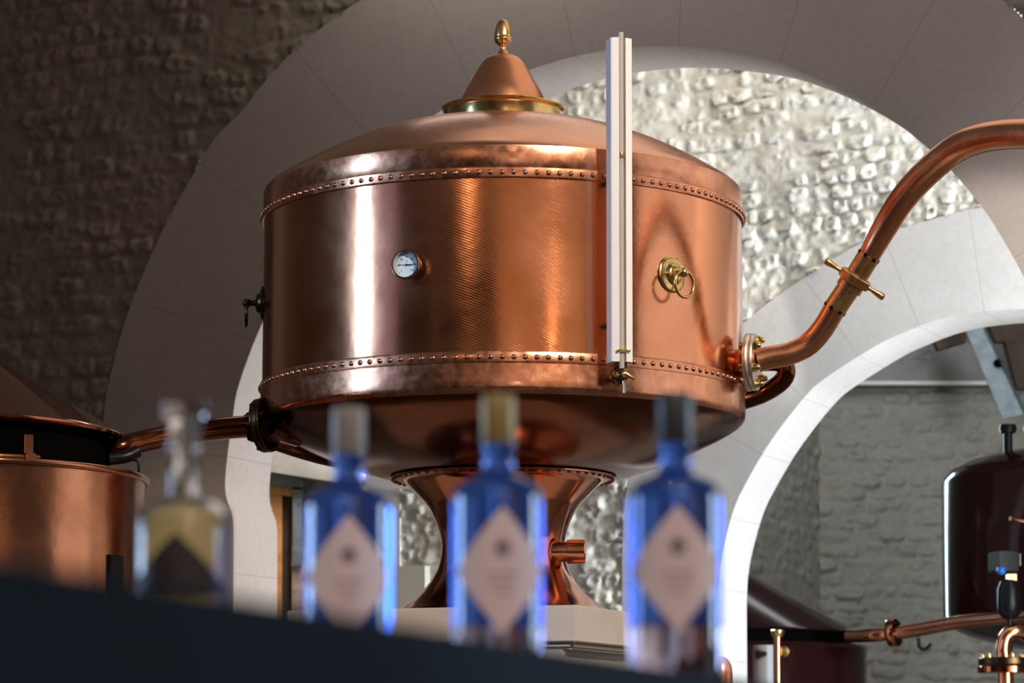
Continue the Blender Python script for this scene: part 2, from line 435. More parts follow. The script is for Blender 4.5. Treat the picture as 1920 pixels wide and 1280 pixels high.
# dome lid: rolled crease then a swelling cone
dome = [(.798, 1.8075), (.7985, 1.83), (.7985, 1.868), (.797, 1.876), (.791, 1.8825)]
for i in range(1, 40):
    t = 1-i/39; R = .195+.602*t
    if R < .788: dome.append((R, 1.8809+.2273*(1-t**1.8)))
add('dome_lid', dome, COPPER_DOME, cap=False)
add('upper_skirt', [(.7975, 1.800), (.8005, 1.806), (.8008, 1.86), (.7992, 1.874)], COPPER_BAND, cap=False)
add('lower_skirt', [(.799, 1.232), (.8035, 1.204), (.8065, 1.200), (.8070, 1.15), (.8075, 1.130), (.8055, 1.118), (.798, 1.107)], COPPER_BAND, cap=False)
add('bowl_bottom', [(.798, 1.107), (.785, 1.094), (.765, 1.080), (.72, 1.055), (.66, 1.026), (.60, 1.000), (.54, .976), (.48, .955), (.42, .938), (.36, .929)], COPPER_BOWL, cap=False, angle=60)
foot = [(.300, .9300), (.376, .9306), (.3795, .928), (.3790, .9235), (.372, .9215)]
neck = [(.350, .9200), (.3300, .9120), (.3162, .9010), (.2878, .8722), (.2594, .8439), (.2433, .8226), (.2255, .7852), (.2131, .7497), (.2065, .720), (.2045, .698), (.2060, .670), (.2129, .6400), (.2200, .6181), (.243, .5800), (.273, .5434), (.3154, .5077), (.3419, .4917), (.3630, .4810), (.3700, .4760), (.3700, .4703)]
add('pedestal', foot+neck, COPPER_FOOT, angle=50)
def rivet_mesh(r=.0084, h=.0078):
    bm = B(); prof = [(r*1.0, 0)]+[(r*math.cos(a), h*math.sin(a)) for a in [PI/2*k/5 for k in range(1, 5)]]+[(0, h)]
    lathe(bm, prof, seg=14, cap=False)
    me = bpy.data.meshes.new('rivet'); bm.to_mesh(me); bm.free()
    me.polygons.foreach_set('use_smooth', [True]*len(me.polygons)); return me
RM = rivet_mesh(); RM.materials.append(COPPER_BAND)
RMB = rivet_mesh(.0068, .0066); RMB.materials.append(COPPER_DARK)
def rivets(parent, R, z, step, amax, me, tilt=0., down=False):
    n = int(amax/step); w = world_loc(parent)
    for k in range(-n, n+1):
        a = k*step+random.uniform(-.0016, .0016); nrm = Vector((math.sin(a), -math.cos(a), 0))
        p = AX+nrm*R+Vector((0, 0, z+CZ))
        o = bpy.data.objects.new('rivet', me); COL.objects.link(o); o.parent = parent
        d = Vector((0, 0, -1)) if down else (nrm+Vector((0, 0, tilt))).normalized()
        o.location = p-w; o.rotation_euler = Vector((0, 0, 1)).rotation_difference(d).to_euler()
ub = add('riveted_band', [(.799, 1.773), (.8055, 1.774), (.8065, 1.777), (.8055, 1.804), (.8005, 1.808), (.7985, 1.812)], COPPER_BAND, cap=False)
rivets(ub, .8055, 1.789, 2*PI/142, math.radians(100), RM)
lb = add('riveted_band', [(.8005, 1.200), (.8070, 1.202), (.8078, 1.206), (.8070, 1.233), (.8055, 1.2365), (.8005, 1.238)], COPPER_BAND, cap=False)
rivets(lb, .8070, 1.2185, 2*PI/142, math.radians(100), RM)
fr = add('foot_flange', [(.350, .9265), (.3765, .9262), (.3775, .9235), (.3765, .9215), (.350, .9210)], COPPER_DARK)
rivets(fr, .3655, .9212, 2*PI/60, PI, RMB, down=True)
# brass collar, bell cap, finial
add('brass_collar', [(.180, 2.098), (.1965, 2.098), (.1965, 2.158), (.2000, 2.1640), (.2090, 2.1690), (.2097, 2.1715), (.2085, 2.1735), (.196, 2.170), (.189, 2.166), (.180, 2.14)], BRASS, seg=128)
cap = [(.158, 2.110), (.150, 2.160), (.1375, 2.2120), (.1272, 2.2330), (.1190, 2.2480), (.1093, 2.2640), (.1020, 2.2780), (.0931, 2.2940), (.0850, 2.3085), (.0761, 2.3230), (.0660, 2.3370), (.0550, 2.3470), (.0422, 2.3535), (.028, 2.3568), (.0141, 2.3578), (0, 2.358)]
add('bell_cap', cap, COPPER_SOFT, seg=96, angle=60)
fin = [(0, 2.352), (.0150, 2.354), (.0206, 2.3610), (.0190, 2.3650), (.0159, 2.3700), (.0120, 2.3745), (.0105, 2.3800), (.0114, 2.3900), (.0175, 2.3945), (.0231, 2.3990), (.0275, 2.4055), (.0294, 2.4120), (.0294, 2.4150), (.0280, 2.4165), (.0296, 2.4195), (.0294, 2.4260), (.0280, 2.4380), (.0249, 2.4510), (.0210, 2.4630), (.0159, 2.4730), (.0100, 2.4790), (.004, 2.4815), (0, 2.482)]
add('finial', fin, BRASS_SATIN, seg=48, angle=50)

def az(a): return Vector((math.sin(a), -math.cos(a), 0))
def azt(a): return Vector((math.cos(a), math.sin(a), 0))
UP = Vector((0, 0, 1))

# thermometer
a = math.radians(-20.2); zc = CZ+1.504
tn = az(a); base = AX+tn*.799+UP*zc
bm = B(); lathe(bm, [(.010, -.005), (.010, .022), (.040, .022), (.0425, .025), (.0425, .052), (.0455, .054), (.0460, .058), (.0445, .061), (.0400, .061), (.0385, .050), (.0385, .046), (0, .046)], base, tn, 64, cap=False)
th = to_obj('dial_thermometer', bm, CHROME, still)
bm = B(); lathe(bm, [(.0384, .0462), (.0384, .0470), (0, .0470)], base, tn, 48, cap=False); to_obj('dial_face', bm, DIAL, th)
bm = B(); tt = azt(a)
def dpt(x, y, h=.0478): return base+tn*h+tt*x+UP*y
def flat_bar(bm, p, q, w, h=.0478):
    (x0, y0), (x1, y1) = p, q; L = math.hypot(x1-x0, y1-y0); nx, ny = -(y1-y0)/L*w/2, (x1-x0)/L*w/2
    prism(bm, [dpt(x0+nx, y0+ny, h), dpt(x0-nx, y0-ny, h), dpt(x1-nx, y1-ny, h), dpt(x1+nx, y1+ny, h)], tn*.0005)
for k in range(61):
    aa = math.radians(-135+270*k/60); r0 = .0335 if k % 10 else .0315
    flat_bar(bm, (r0*math.sin(aa), r0*math.cos(aa)), (.0365*math.sin(aa), .0365*math.cos(aa)), .0006 if k % 10 else .0011, .0472)
to_obj('tick_marks', bm, INK, th, smooth=False)
bm = B(); flat_bar(bm, (-.0300, .0012), (.006, -.0002), .0011, .0488); flat_bar(bm, (0, 0), (.0200, -.0010), .0030, .0488)
lathe(bm, [(.0030, .0480), (.0030, .0505), (0, .0508)], base, tn, 20, cap=False); to_obj('needle', bm, INK, th, smooth=False)
def text_mesh(s, size):
    cu = bpy.data.curves.new('txt', 'FONT'); cu.body = s; cu.size = size; cu.align_x = 'CENTER'; cu.align_y = 'CENTER'
    cu.extrude = .0002; cu.resolution_u = 3
    ob = bpy.data.objects.new('txt', cu); COL.objects.link(ob)
    dg = bpy.context.evaluated_depsgraph_get(); dg.update()
    me = bpy.data.meshes.new_from_object(ob.evaluated_get(dg)); bpy.data.objects.remove(ob); return me
bm = B()
Rm = Matrix((( tt.x, UP.x, tn.x, 0), (tt.y, UP.y, tn.y, 0), (tt.z, UP.z, tn.z, 0), (0, 0, 0, 1)))
for i, s in enumerate(['0', '20', '40', '60', '80', '100', '120']):
    aa = math.radians(-135+45*i); me = text_mesh(s, .0085)
    me.transform(Matrix.Translation(dpt(.0245*math.sin(aa), .0245*math.cos(aa), .0473)) @ Rm)
    bm.from_mesh(me)
me = text_mesh('\u00b0C', .006); me.transform(Matrix.Translation(dpt(0, .011, .0473)) @ Rm); bm.from_mesh(me)
to_obj('numerals', bm, INK, th, smooth=False)

# ring handles
def ring_handle(a, z, mat, sc=1.0):
    n = az(a); t = azt(a); p0 = AX+n*.7985+UP*z
    bm = B(); lathe(bm, [(.058*sc, .0), (.058*sc, .004), (.054*sc, .0075), (.050*sc, .0085), (.036*sc, .011), (.030*sc, .020), (.0255*sc, .024), (.012*sc, .026), (.0095*sc, .030), (.0090*sc, .044), (0, .046)], p0, n, 56, cap=False)
    h = to_obj('ring_handle', bm, mat, still)
    bm = B(); q = p0+n*.054
    lathe(bm, [(0, -.0155)]+[(.0155*math.sin(x), -.0155*math.cos(x)) for x in [PI*k/12 for k in range(1, 12)]]+[(0, .0155)], q, t, 28, cap=False)
    to_obj('knob', bm, mat, h)
    bm = B(); R = .0400; c = q-UP*(R-.004)+n*.002
    tube(bm, [c+t*R*math.sin(2*PI*k/56)+UP*R*1.05*math.cos(2*PI*k/56)+n*.0 for k in range(56)], .0052, 14, closed=True)
    to_obj('pull_ring', bm, mat, h)
    for k in range(4):
        bm = B(); aa = PI/4+k*PI/2; c2 = p0+t*.046*sc*math.cos(aa)+UP*.046*sc*math.sin(aa)+n*.0078
        lathe(bm, [(.0042, 0), (.0038, .0022), (0, .003)], c2, n, 14, cap=False); to_obj('screw', bm, mat, h)
ring_handle(math.radians(41.6), CZ+1.508, BRASS)
ring_handle(math.radians(-84), CZ+1.502, BRASS_DARK)

# white sight gauge with glass tube
ga = math.radians(29.2); gn = az(math.radians(17)); gt = azt(math.radians(17))
gp = P(1163.5, 400, 8.38); gp.z = 0
zt = P(1160, 73, 8.38).z; zb = P(1166, 679, 8.38).z
def gpt(x, h, z): return gp+gt*x+gn*h+UP*z
bm = B()
sec = [(-.0335, -.036), (-.0335, .008), (-.0300, .012), (-.0110, .020), (-.0110, -.004), (.0110, -.004), (.0110, .020), (.0330, .012), (.0350, .008), (.0350, -.036)]
prism(bm, [gpt(x, h, zb) for x, h in sec], UP*(zt-zb)); bmesh.ops.triangulate(bm, faces=[f for f in bm.faces if len(f.verts) > 4])
gauge = to_obj('sight_gauge', bm, WHITE_PAINT, still, smooth=False)
bm = B(); tube(bm, [gpt(0, .008, zb-.02), gpt(0, .008, zt+.018)], .0078, 20); to_obj('glass_tube', bm, TUBE_GLASS, gauge)
bm = B(); lathe(bm, [(.0095, -.008), (.0100, -.006), (.0100, .006), (.0095, .008)], gpt(.0, .008, P(1167, 290, 8.36).z), UP, 20); to_obj('brass_clip', bm, BRASS, gauge)
zc2 = P(1165, 657, 8.36).z
bm = B(); box(bm, gpt(0, .022, zc2), (.036, .004, .007), math.radians(17)); to_obj('retaining_clip', bm, BRASS, gauge)
for s in (-1, 1):
    bm = B(); lathe(bm, [(.0045, 0), (.004, .004), (0, .005)], gpt(s*.018, .022, zc2), gn, 14, cap=False); to_obj('screw', bm, BRASS, gauge)
# valve under the gauge
vc = P(1165, 704, 8.40)
bm = B(); K = 1.45
lathe(bm, [(r*K, z) for r, z in [(.008, -.034), (.013, -.030), (.013, -.018), (.010, -.015), (.018, -.006), (.018, .010), (.012, .014), (.012, .022), (.017, .026), (.017, .040)]], vc, UP, 8, cap=True)
lathe(bm, [(.012, -.12), (.012, -.03), (.027, -.025), (.027, -.004), (.018, .0), (.018, .034), (.010, .04)], vc-gt*.004, gn, 20)
to_obj('gauge_valve', bm, BRASS_DARK2, gauge, angle=25)
bm = B(); tube(bm, [vc+gn*.028-gt*.026-UP*.004, vc+gn*.034+UP*.002, vc+gn*.036+gt*.030-UP*.014], [.0055, .009, .0045], 12); to_obj('valve_lever', bm, BRASS_SATIN, gauge)
bm = B(); tube(bm, [vc+gn*.02+UP*(-.012), vc+gn*.026-UP*.056], .0042, 12); to_obj('drain_spout', bm, CHROME, gauge)
# standoff brackets that carry the gauge
for py in (150, 330, 600):
    if py == 150: continue
    bm = B(); z = P(1165, py, 8.4).z
    pb = gpt(0, -.028, z); pe = AX+az(ga)*.79+UP*z
    tube(bm, [pb, pe], .008, 12); to_obj('bracket', bm, BRASS_DARK, gauge)

# right-hand flange and swan neck pipe
fa = math.radians(74); fn = az(fa); fc = P(1410, 679, 8.93)
def nut(bm, p, n, s=1.):
    lathe(bm, [(0, -.004), (.0125*s, -.004), (.0125*s, .010*s), (.0088*s, .0105*s), (.0085*s, .016*s), (.006*s, .021*s), (0, .0225*s)], p, n, 12, cap=False)
def flange(parent, c, n, R, mat, matn, rp, nb=6, thick=.016, nuts=True, sc=1.):
    bm = B(); lathe(bm, [(rp, -thick), (R*.985, -thick), (R, -thick+.002), (R, -.003), (R*.985, -.001), (rp, -.001)], c, n, 72); a_ = to_obj('flange_plate', bm, mat, parent)
    bm = B(); lathe(bm, [(rp, .001), (R*.97, .001), (R*.985, .003), (R*.985, thick-.002), (R*.97, thick), (rp, thick)], c, n, 72); b_ = to_obj('flange_plate', bm, mat, parent)
    bm = B(); lathe(bm, [(rp, -.0012), (R*.955, -.0012), (R*.955, .0012), (rp, .0012)], c, n, 48); to_obj('gasket', bm, WHITE_PAINT if mat is STEEL else BRASS, parent)
    e1 = n.cross(UP).normalized(); e2 = n.cross(e1)
    for k in range(nb):
        aa = 2*PI*(k+.35)/nb; q = c+(e1*math.cos(aa)+e2*math.sin(aa))*R*.78
        bm = B(); s_ = sc; T_ = thick
        lathe(bm, [(0, -T_-.014*s_), (.010*s_, -T_-.012*s_), (.010*s_, -T_), (.006*s_, -T_+.001), (.006*s_, T_-.001), (.0125*s_, T_), (.0125*s_, T_+.010*s_), (.0088*s_, T_+.0105*s_), (.0085*s_, T_+.016*s_), (.006*s_, T_+.021*s_), (0, T_+.0225*s_)], q, n, 12, cap=False)
        to_obj('bolt', bm, matn, b_, angle=30)
flange(still, fc, fn, .094, STEEL, BRASS, .03, sc=1.15)
bm = B(); tube(bm, [AX+fn*.78+UP*(fc.z), fc+fn*(-.01)], [.046, .046], 32); to_obj('outlet_stub', bm, COPPER_BAND, still)

swan = thing('swan_neck_pipe', tuple(fc), 'polished copper swan neck pipe rising from the flange to the right edge, with winged union', 'pipe')
pp = [(1416, 673, 8.92), (1445, 670, 8.92), (1480, 663, 8.91), (1516, 645, 8.90), (1543, 615, 8.88), (1566, 577, 8.86), (1600, 527, 8.83), (1629, 480, 8.80), (1660, 425, 8.75), (1695, 370, 8.68), (1743, 318, 8.58), (1797, 276, 8.47), (1851, 257, 8.36), (1920, 251, 8.22), (2010, 258, 8.05), (2100, 285, 7.9), (2180, 330, 7.7)]
W = [P(*q) for q in pp]; W[0] = fc+fn*.0175+UP*.004
def radl(ps, n): 
    r = []
    for i in range(len(ps)-1):
        for k in range(n): r.append(ps[i]+(ps[i+1]-ps[i])*k/n)
    return r+[ps[-1]]
rad = [.0375]*3+[.0370, .0365, .0360, .0355, .0350, .0405, .0435, .0455, .046, .046, .046, .046, .046, .046]
lo = catmull(W[:6], 8); bm = B(); tube(bm, lo, radl(rad[:6], 8), 32); to_obj('lower_pipe', bm, COPPER_SWAN, swan)
hi = catmull(W[7:], 8); bm = B(); tube(bm, hi, radl(rad[7:], 8), 32); to_obj('upper_pipe', bm, COPPER_SWAN, swan)
uA = W[5]; uB = W[7]; uc = W[6]; un = (uB-uA).normalized()
bm = B(); tube(bm, [uA-un*.004, uc], .0378, 40); s1 = to_obj('lower_sleeve', bm, BRASS_SATIN, swan)
bm = B(); tube(bm, [uc, uB+un*.002], .0372, 40); s2 = to_obj('upper_sleeve', bm, BRASS_SATIN, swan)
bm = B(); lathe(bm, [(.036, -.030), (.043, -.030), (.043, -.010), (.036, -.008)], uc, un, 48); to_obj('union_ring', bm, BRASS_SATIN, swan)
bm = B(); lathe(bm, [(.036, -.006), (.052, -.006), (.054, -.003), (.054, .020), (.051, .023), (.036, .023)], uc, un, 48); col_ = to_obj('union_collar', bm, BRASS_SATIN, swan)
side = (P(1656, 560, 8.83)-P(1546, 490, 8.83)); side = (side-un*side.dot(un)).normalized()
for s in (-1, 1):
    bm = B(); lathe(bm, [(.006, .048), (.0085, .056), (.0068, .062), (.0080, .072), (.0115, .094), (.0125, .104), (.0095, .111), (0, .113)], uc+un*.008, side*s, 20)
    to_obj('wing_handle', bm, BRASS_SATIN, col_)
e1 = un.orthogonal().normalized(); e2 = un.cross(e1)
for cc, rr in ((uA-un*.002, .0378), (uB, .0372)):
    for k in range(7):
        aa = 2*PI*k/7; bm = B(); d = e1*math.cos(aa)+e2*math.sin(aa)
        lathe(bm, [(.0068, -.002), (.0064, .0015), (0, .002)], cc+d*rr, d, 14, cap=False); to_obj('solder_mark', bm, BRASS_DARK, swan)

# curved return pipe low on the right
bm = B(); q = [(1330, 768, 9.28), (1392, 751, 9.30), (1432, 737, 9.30), (1462, 718, 9.28), (1474, 700, 9.26), (1470, 684, 9.26), (1446, 678, 9.26), (1400, 682, 9.26), (1350, 690, 9.30)]
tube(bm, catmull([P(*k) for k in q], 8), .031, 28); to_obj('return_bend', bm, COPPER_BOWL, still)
# outlet on the pedestal
bm = B(); c0 = P(1056, 1034, 9.10); dd = Vector((1, -.05, 0)).normalized()
lathe(bm, [(.034, -.05), (.034, .012), (.040, .013), (.040, .070), (.037, .073), (.030, .073), (.030, .05)], c0, dd, 40, cap=False); to_obj('drain_stub', bm, COPPER_PIPE, still)

# left inlet flange and pipes
lfn = Vector((-.93, .33, -.12)).normalized(); lfc = P(496, 797, 8.98)
flange(still, lfc, lfn, .090, BRASS_DARK, BRASS_DARK, .03, sc=1.1)
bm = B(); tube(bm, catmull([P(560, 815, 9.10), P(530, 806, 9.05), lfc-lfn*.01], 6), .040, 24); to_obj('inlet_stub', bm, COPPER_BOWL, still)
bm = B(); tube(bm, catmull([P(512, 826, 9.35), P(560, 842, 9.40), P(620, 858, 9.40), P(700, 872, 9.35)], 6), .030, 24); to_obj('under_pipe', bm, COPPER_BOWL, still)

link_pipe = thing('connecting_pipe', tuple(P(470, 802, 8.95)), 'dark copper pipe joining the left copper vat to the big still', 'pipe')
q = [(440, 801, 8.9), (380, 807, 8.8), (300, 821, 8.68), (255, 831, 8.62), (222, 840, 8.58), (196, 845, 8.60)]
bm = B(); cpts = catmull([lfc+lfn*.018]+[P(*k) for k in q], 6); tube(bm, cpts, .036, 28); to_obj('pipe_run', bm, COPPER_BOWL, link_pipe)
bm = B(); tube(bm, catmull([P(258, 846, 8.58), P(236, 856, 8.56), P(205, 860, 8.55)], 5), [.02]*11, 14); to_obj('elbow_fairing', bm, BLACK, link_pipe)

# ---------------------------------------------------------------- left copper vat
VPX, VY = -100, 8.6
def vp(hw, y): return sil(VPX, VY, hw, y)
va = Vector((P(VPX, 900, VY).x, VY, 0))
vat = thing('copper_vat', (va.x, va.y, 0), 'copper vat with dark conical lid at the left edge, before the rubble wall', 'vat')
R1, z1 = vp(363, 905); Rr, zr = vp(372, 895)
bm = B(); lathe(bm, [(R1*.98, 0.02), (R1, .04), (R1, z1-.25), (R1, z1-.012), (Rr-.012, zr-.004), (Rr-.05, zr-.004)], va, UP, 128, cap=True); to_obj('body', bm, COPPER_OLD, vat)
Rr, zr = vp(372, 895)
bm = B(); tube(bm, [va+az(2*PI*k/128)*(Rr-.010)+UP*(zr) for k in range(128)], .011, 12, closed=True); to_obj('rim', bm, COPPER_OLD, vat)
Rl, zl = vp(322, 812)
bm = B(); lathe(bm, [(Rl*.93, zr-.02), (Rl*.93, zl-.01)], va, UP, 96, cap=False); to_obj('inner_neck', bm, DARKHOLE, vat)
bm = B()
Rc, zcn = vp(100, 675)
lathe(bm, [(Rl*.93, zl-.012), (Rl, zl-.010), (Rl+.006, zl-.002), (Rl, zl+.006), (Rl*.985, zl+.010), (Rc, zcn), (Rc*.5, zcn+(zcn-zl)*.22)], va, UP, 128); to_obj('conical_lid', bm, COPPER_DARK, vat)
zz0 = P(30, 845, 8.0).z; zz1 = P(30, 800, 8.0).z
sa = math.asin((P(34, 830, 8.03).x-va.x)/(Rl*.955))
bm = B(); box(bm, va+az(sa)*(Rl*.955)+UP*((zz0+zz1)/2), (.030, .012, zz1-zz0), sa, .002); to_obj('strap', bm, COPPER_PIPE, vat)
bm = B(); sh = math.asin((P(44, 850, 8.0).x-va.x)/(Rr-.012)); box(bm, va+az(sh)*(Rr-.012)+UP*(zr+.012), (.034, .03, .026), sa, .003)
tube(bm, [va+az(sa-.02-k*.03)*(Rr-.020)+UP*(zr+.014) for k in range(9)], .008, 10); to_obj('hinge', bm, COPPER_PIPE, vat)
bm = B(); tube(bm, catmull([P(250, 862, 8.55), P(257, 864, 8.55), P(260, 871, 8.55), P(260, 884, 8.55), P(256, 892, 8.56)], 4), .004, 10); to_obj('hook', bm, BLACK, vat)
pa = math.asin((P(210, 1050, 8.3).x-va.x)/R1)
bm = B(); zp = P(210, 1033, 8.2).z; box(bm, va+az(pa)*(R1+.004)+UP*(zp-.12), (.075, .010, .24), pa, .002); to_obj('name_plate', bm, BLACK, vat)
# ---------------------------------------------------------------- stone pier under the still
pier = thing('stone_pier', (XA, D0, 0), 'pale dressed stone pier with moulded cap carrying the big still', 'pier')
ca = P(1080, 1142, 8.62); ca.z = 0
dl = Vector((-math.cos(math.radians(20)), math.sin(math.radians(20)), 0)); dr = Vector((math.sin(math.radians(20))*.9, math.cos(math.radians(20)), 0)).normalized()
dr = Vector((.40, .92, 0)).normalized()
def quad(c, a, b, z): return [c+UP*z, c+dl*a+UP*z, c+dl*a+dr*b+UP*z, c+dr*b+UP*z]
def pier_block(name, c, a, b, z0, z1, bev=.004):
    bm = B(); prism(bm, quad(c, a, b, z0), UP*(z1-z0)); bmesh.ops.bevel(bm, geom=bm.edges[:], offset=bev, segments=2, affect='EDGES'); return to_obj(name, bm, PLINTH, pier, angle=30)
ca = P(1080, 1142, 8.55); ca.z = 0
zc_ = P(1080, 1203, 8.55).z
pier_block('cap_slab', ca, .98, .98, zc_, ZP)
c2 = ca+dl*.016+dr*.012
pier_block('cap_moulding', c2, .95, .95, zc_-.022, zc_+.004, .009)
c3 = ca+dl*.048+dr*.02
pier_block('shaft', c3, .88, .92, 0, zc_-.018)

# ---------------------------------------------------------------- things beyond the left opening
YD = 15.2
bm = B()
def quadY(pts, Y, th=.06, b=None):
    b = b or B(); prism(b, [P(x, y, Y) for x, y in pts], (0, th, 0)); return b
struct(to_obj('trim_5', quadY([(480, 838), (640, 862), (640, 905), (480, 880)], YD-.1, .4), GREY_PLASTER, smooth=False))
dr_ = thing('wooden_shutter', (P(520, 1100, YD).x, YD, 0), 'orange pine shutter post with a galvanised corner strap, behind the left arch', 'shutter')
zdb = 0
def vpost(x0, x1, ytop, Y, th, name, mat, par):
    p0 = P(x0, ytop, Y); p1 = P(x1, ytop, Y); bm = B()
    box(bm, ((p0.x+p1.x)/2, Y+th/2, p0.z/2), (p1.x-p0.x, th, p0.z), 0, .003); return to_obj(name, bm, mat, par, angle=30)
vpost(500, 529, 920, YD, .06, 'post', WOOD, dr_); vpost(529, 546, 918, YD+.03, .05, 'rebate', WOOD_DARK, dr_)
bm = quadY([(500, 906), (548, 912), (548, 930), (500, 924)], YD-.01, .05); to_obj('top_rail', bm, WOOD, dr_, smooth=False)
bm = quadY([(500, 882), (560, 884), (568, 892), (568, 918), (545, 916), (500, 908)], YD-.03, .012); to_obj('corner_strap', bm, GALV, dr_, smooth=False)
bm = quadY([(549, 912), (567, 914), (567, 1060), (549, 1060)], YD-.03, .012); to_obj('corner_strap', bm, GALV, dr_, smooth=False)
for x, y in ((534, 901), (563, 909), (561, 943)):
    bm = B(); lathe(bm, [(.006, 0), (.004, .006), (0, .007)], P(x, y, YD-.03), (0, -1, 0), 10, cap=False); to_obj('screw', bm, GALV, dr_)
u4 = P(568, 900, YD).x
rough_wall('wall_back_left', Vector((0, YD+.14, 0)), (1, 0, 0), (0, 1, 0), P(440, 900, YD).x, P(760, 900, YD).x, 0, P(600, 800, YD).z, .016, STONE_G, 71, .085, .15, .05)
bm = B(); c = P(548, 1000, YD).x, P(575, 1000, YD).x; box(bm, ((c[0]+c[1])/2, YD+.035, 1.05), (c[1]-c[0], .10, 2.1)); struct(to_obj('trim_6', bm, BRICKY, smooth=False))
# white pilaster at the end of the middle wall
bm = B(); up0, v0_ = hit(688, 1000, D2); up1, _ = hit(753, 1000, D2)
slab(bm, up0, up1, 0, hit(700, 880, D2)[1], D2-.02, D2+.30)
o = to_obj('trim_7', bm, WHITE_STONE, smooth=False); struct(o)
bm = B(); slab(bm, hit(690, 880, D2)[0], hit(1165, 880, D2)[0], hit(800, 915, D2)[1], hit(800, 850, D2)[1], D2-.03, D2+.3)
o = to_obj('trim_8', bm, WHITE_STONE, smooth=False); struct(o)
bm = B(); slab(bm, hit(752, 1100, D2)[0], hit(806, 1100, D2)[0], 0, hit(780, 1062, D2)[1], D2-.06, D2+.02)
struct(to_obj('trim_9', bm, LIME_SMOOTH, smooth=False))

# ---------------------------------------------------------------- right background: tank, second vat, pipework
TPX, TY = 2010, 15.0
ta = Vector((P(TPX, 900, TY).x, TY, 0))
def tp(hw, y): return sil(TPX, TY, hw, y)
tank = thing('storage_tank', (ta.x, ta.y, 0), 'tall dark maroon tank with domed top, cut off by the right edge', 'tank')
prof = []
for hw, y in ((243, 1168), (245, 1150), (245, 1000), (245, 905), (241, 893), (228, 880)):
    R, z = tp(hw, y); prof.append((R, z))
Rb, zb_ = prof[0]
bot = [(0.12, zb_-.16), (Rb*.5, zb_-.13), (Rb*.8, zb_-.07), (Rb*.97, zb_-.015)]
R, z = prof[-1]
top = [(R*.86, z+.045), (R*.65, z+.085), (R*.4, z+.112), (.05, z+.13), (0, z+.13)]
bm = B(); lathe(bm, bot+prof, ta, UP, 128, cap=False); to_obj('shell', bm, MAROON, tank, angle=30)
bm = B(); lathe(bm, [prof[-1]]+top, ta, UP, 96, cap=False); to_obj('domed_top', bm, MAROON, tank, angle=50)
bm = B(); lathe(bm, [(.14, 0), (.14, zb_-.14)], ta, UP, 32); to_obj('support_column', bm, MAROON, tank)
for x in (1890, 1935):
    pk = P(x, 830, 14.75); bm = B(); lathe(bm, [(.024, -.06), (.024, .05), (.040, .052), (.048, .075), (.042, .098), (0, .10)], pk, UP, 20); to_obj('vent_knob', bm, BLACK, tank)
bm = B(); tube(bm, catmull([P(1896, 972, 14.25), P(1905, 974, 14.2), P(1960, 984, 14.1)], 4), [.017, .013, .012, .012, .012, .012, .012, .012, .012], 14); to_obj('side_handle', bm, COPPER_PIPE, tank)

v2x, v2Y = 1330, 15.3
wa = Vector((P(v2x, 1200, v2Y).x, v2Y, 0))
vat2 = thing('dark_vat', (wa.x, wa.y, 0), 'dark maroon vat with conical lid, behind the white right-hand arch', 'vat')
Rp, zp2 = sil(v2x, v2Y, 295, 1216)
bm = B(); lathe(bm, [(Rp, 0.01), (Rp, zp2-.01), (Rp*1.012, zp2), (Rp, zp2+.012)], wa, UP, 128); to_obj('body', bm, MAROON, vat2)
Rl2, zl2 = sil(v2x, v2Y, 280, 1187); Rc2, zc2_ = sil(v2x, v2Y, 65, 1071)
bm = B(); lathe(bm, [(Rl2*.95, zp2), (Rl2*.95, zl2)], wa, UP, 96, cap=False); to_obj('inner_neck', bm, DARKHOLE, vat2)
bm = B(); lathe(bm, [(Rl2*.96, zl2-.012), (Rl2, zl2-.012), (Rl2+.01, zl2-.003), (Rl2, zl2+.006), (Rc2, zc2_), (.02, zc2_+.1)], wa, UP, 128); to_obj('conical_lid', bm, MAROON, vat2)
YT = 14.22
cp = thing('copper_standpipe', (P(1457, 1250, YT).x, YT, 0), 'slim copper standpipe with brass cap in front of the dark maroon vat', 'pipe')
pt_ = P(1457, 1192, YT)
bm = B(); lathe(bm, [(.020, 0), (.020, pt_.z)], (pt_.x, YT, 0), UP, 28); to_obj('tube', bm, COPPER_PIPE, cp)
bm = B(); lathe(bm, [(.030, pt_.z-.006), (.034, pt_.z+.008), (.038, pt_.z+.016), (.038, pt_.z+.028), (.030, pt_.z+.032)], (pt_.x, YT, 0), UP, 28); to_obj('cap', bm, BRASS, cp)
g = P(1470, 1221, YT+.05); bm = B(); lathe(bm, [(.012, -.10), (.026, 0), (.030, .008), (.024, .016), (0, .02)], g, (0, -1, 0), 28, cap=False); to_obj('cock', bm, BRASS, cp)

YP = 14.45
pr = thing('horizontal_pipe', tuple(P(1675, 1185, YP)), 'dark copper pipe with round flange running from the maroon vat to the tank', 'pipe')
bm = B(); tube(bm, catmull([P(1590, 1192, 14.55), P(1640, 1190, YP), P(1675, 1187, YP), P(1720, 1180, YP-.02), P(1800, 1166, YP-.1), P(1880, 1158, YP-.2), P(1960, 1150, YP-.3)], 6), .036, 28); to_obj('pipe_run', bm, COPPER_OLDPIPE, pr)
hn = (P(1720, 1180, YP)-P(1640, 1190, YP)).normalized(); hn = Vector((hn.x, -.55, hn.z)).normalized()
bm = B(); lathe(bm, [(.034, -.022), (.072, -.022), (.074, -.018), (.074, .018), (.072, .022), (.034, .022)], P(1675, 1186, YP), hn, 48); to_obj('flange', bm, COPPER_DARK, pr)
e1 = hn.cross(UP).normalized(); e2 = hn.cross(e1)
for k in range(6):
    aa = 2*PI*k/6; bm = B(); nut(bm, P(1675, 1186, YP)+hn*.02+(e1*math.cos(aa)+e2*math.sin(aa))*.057, hn, .7); to_obj('bolt', bm, BRASS_DARK, pr)
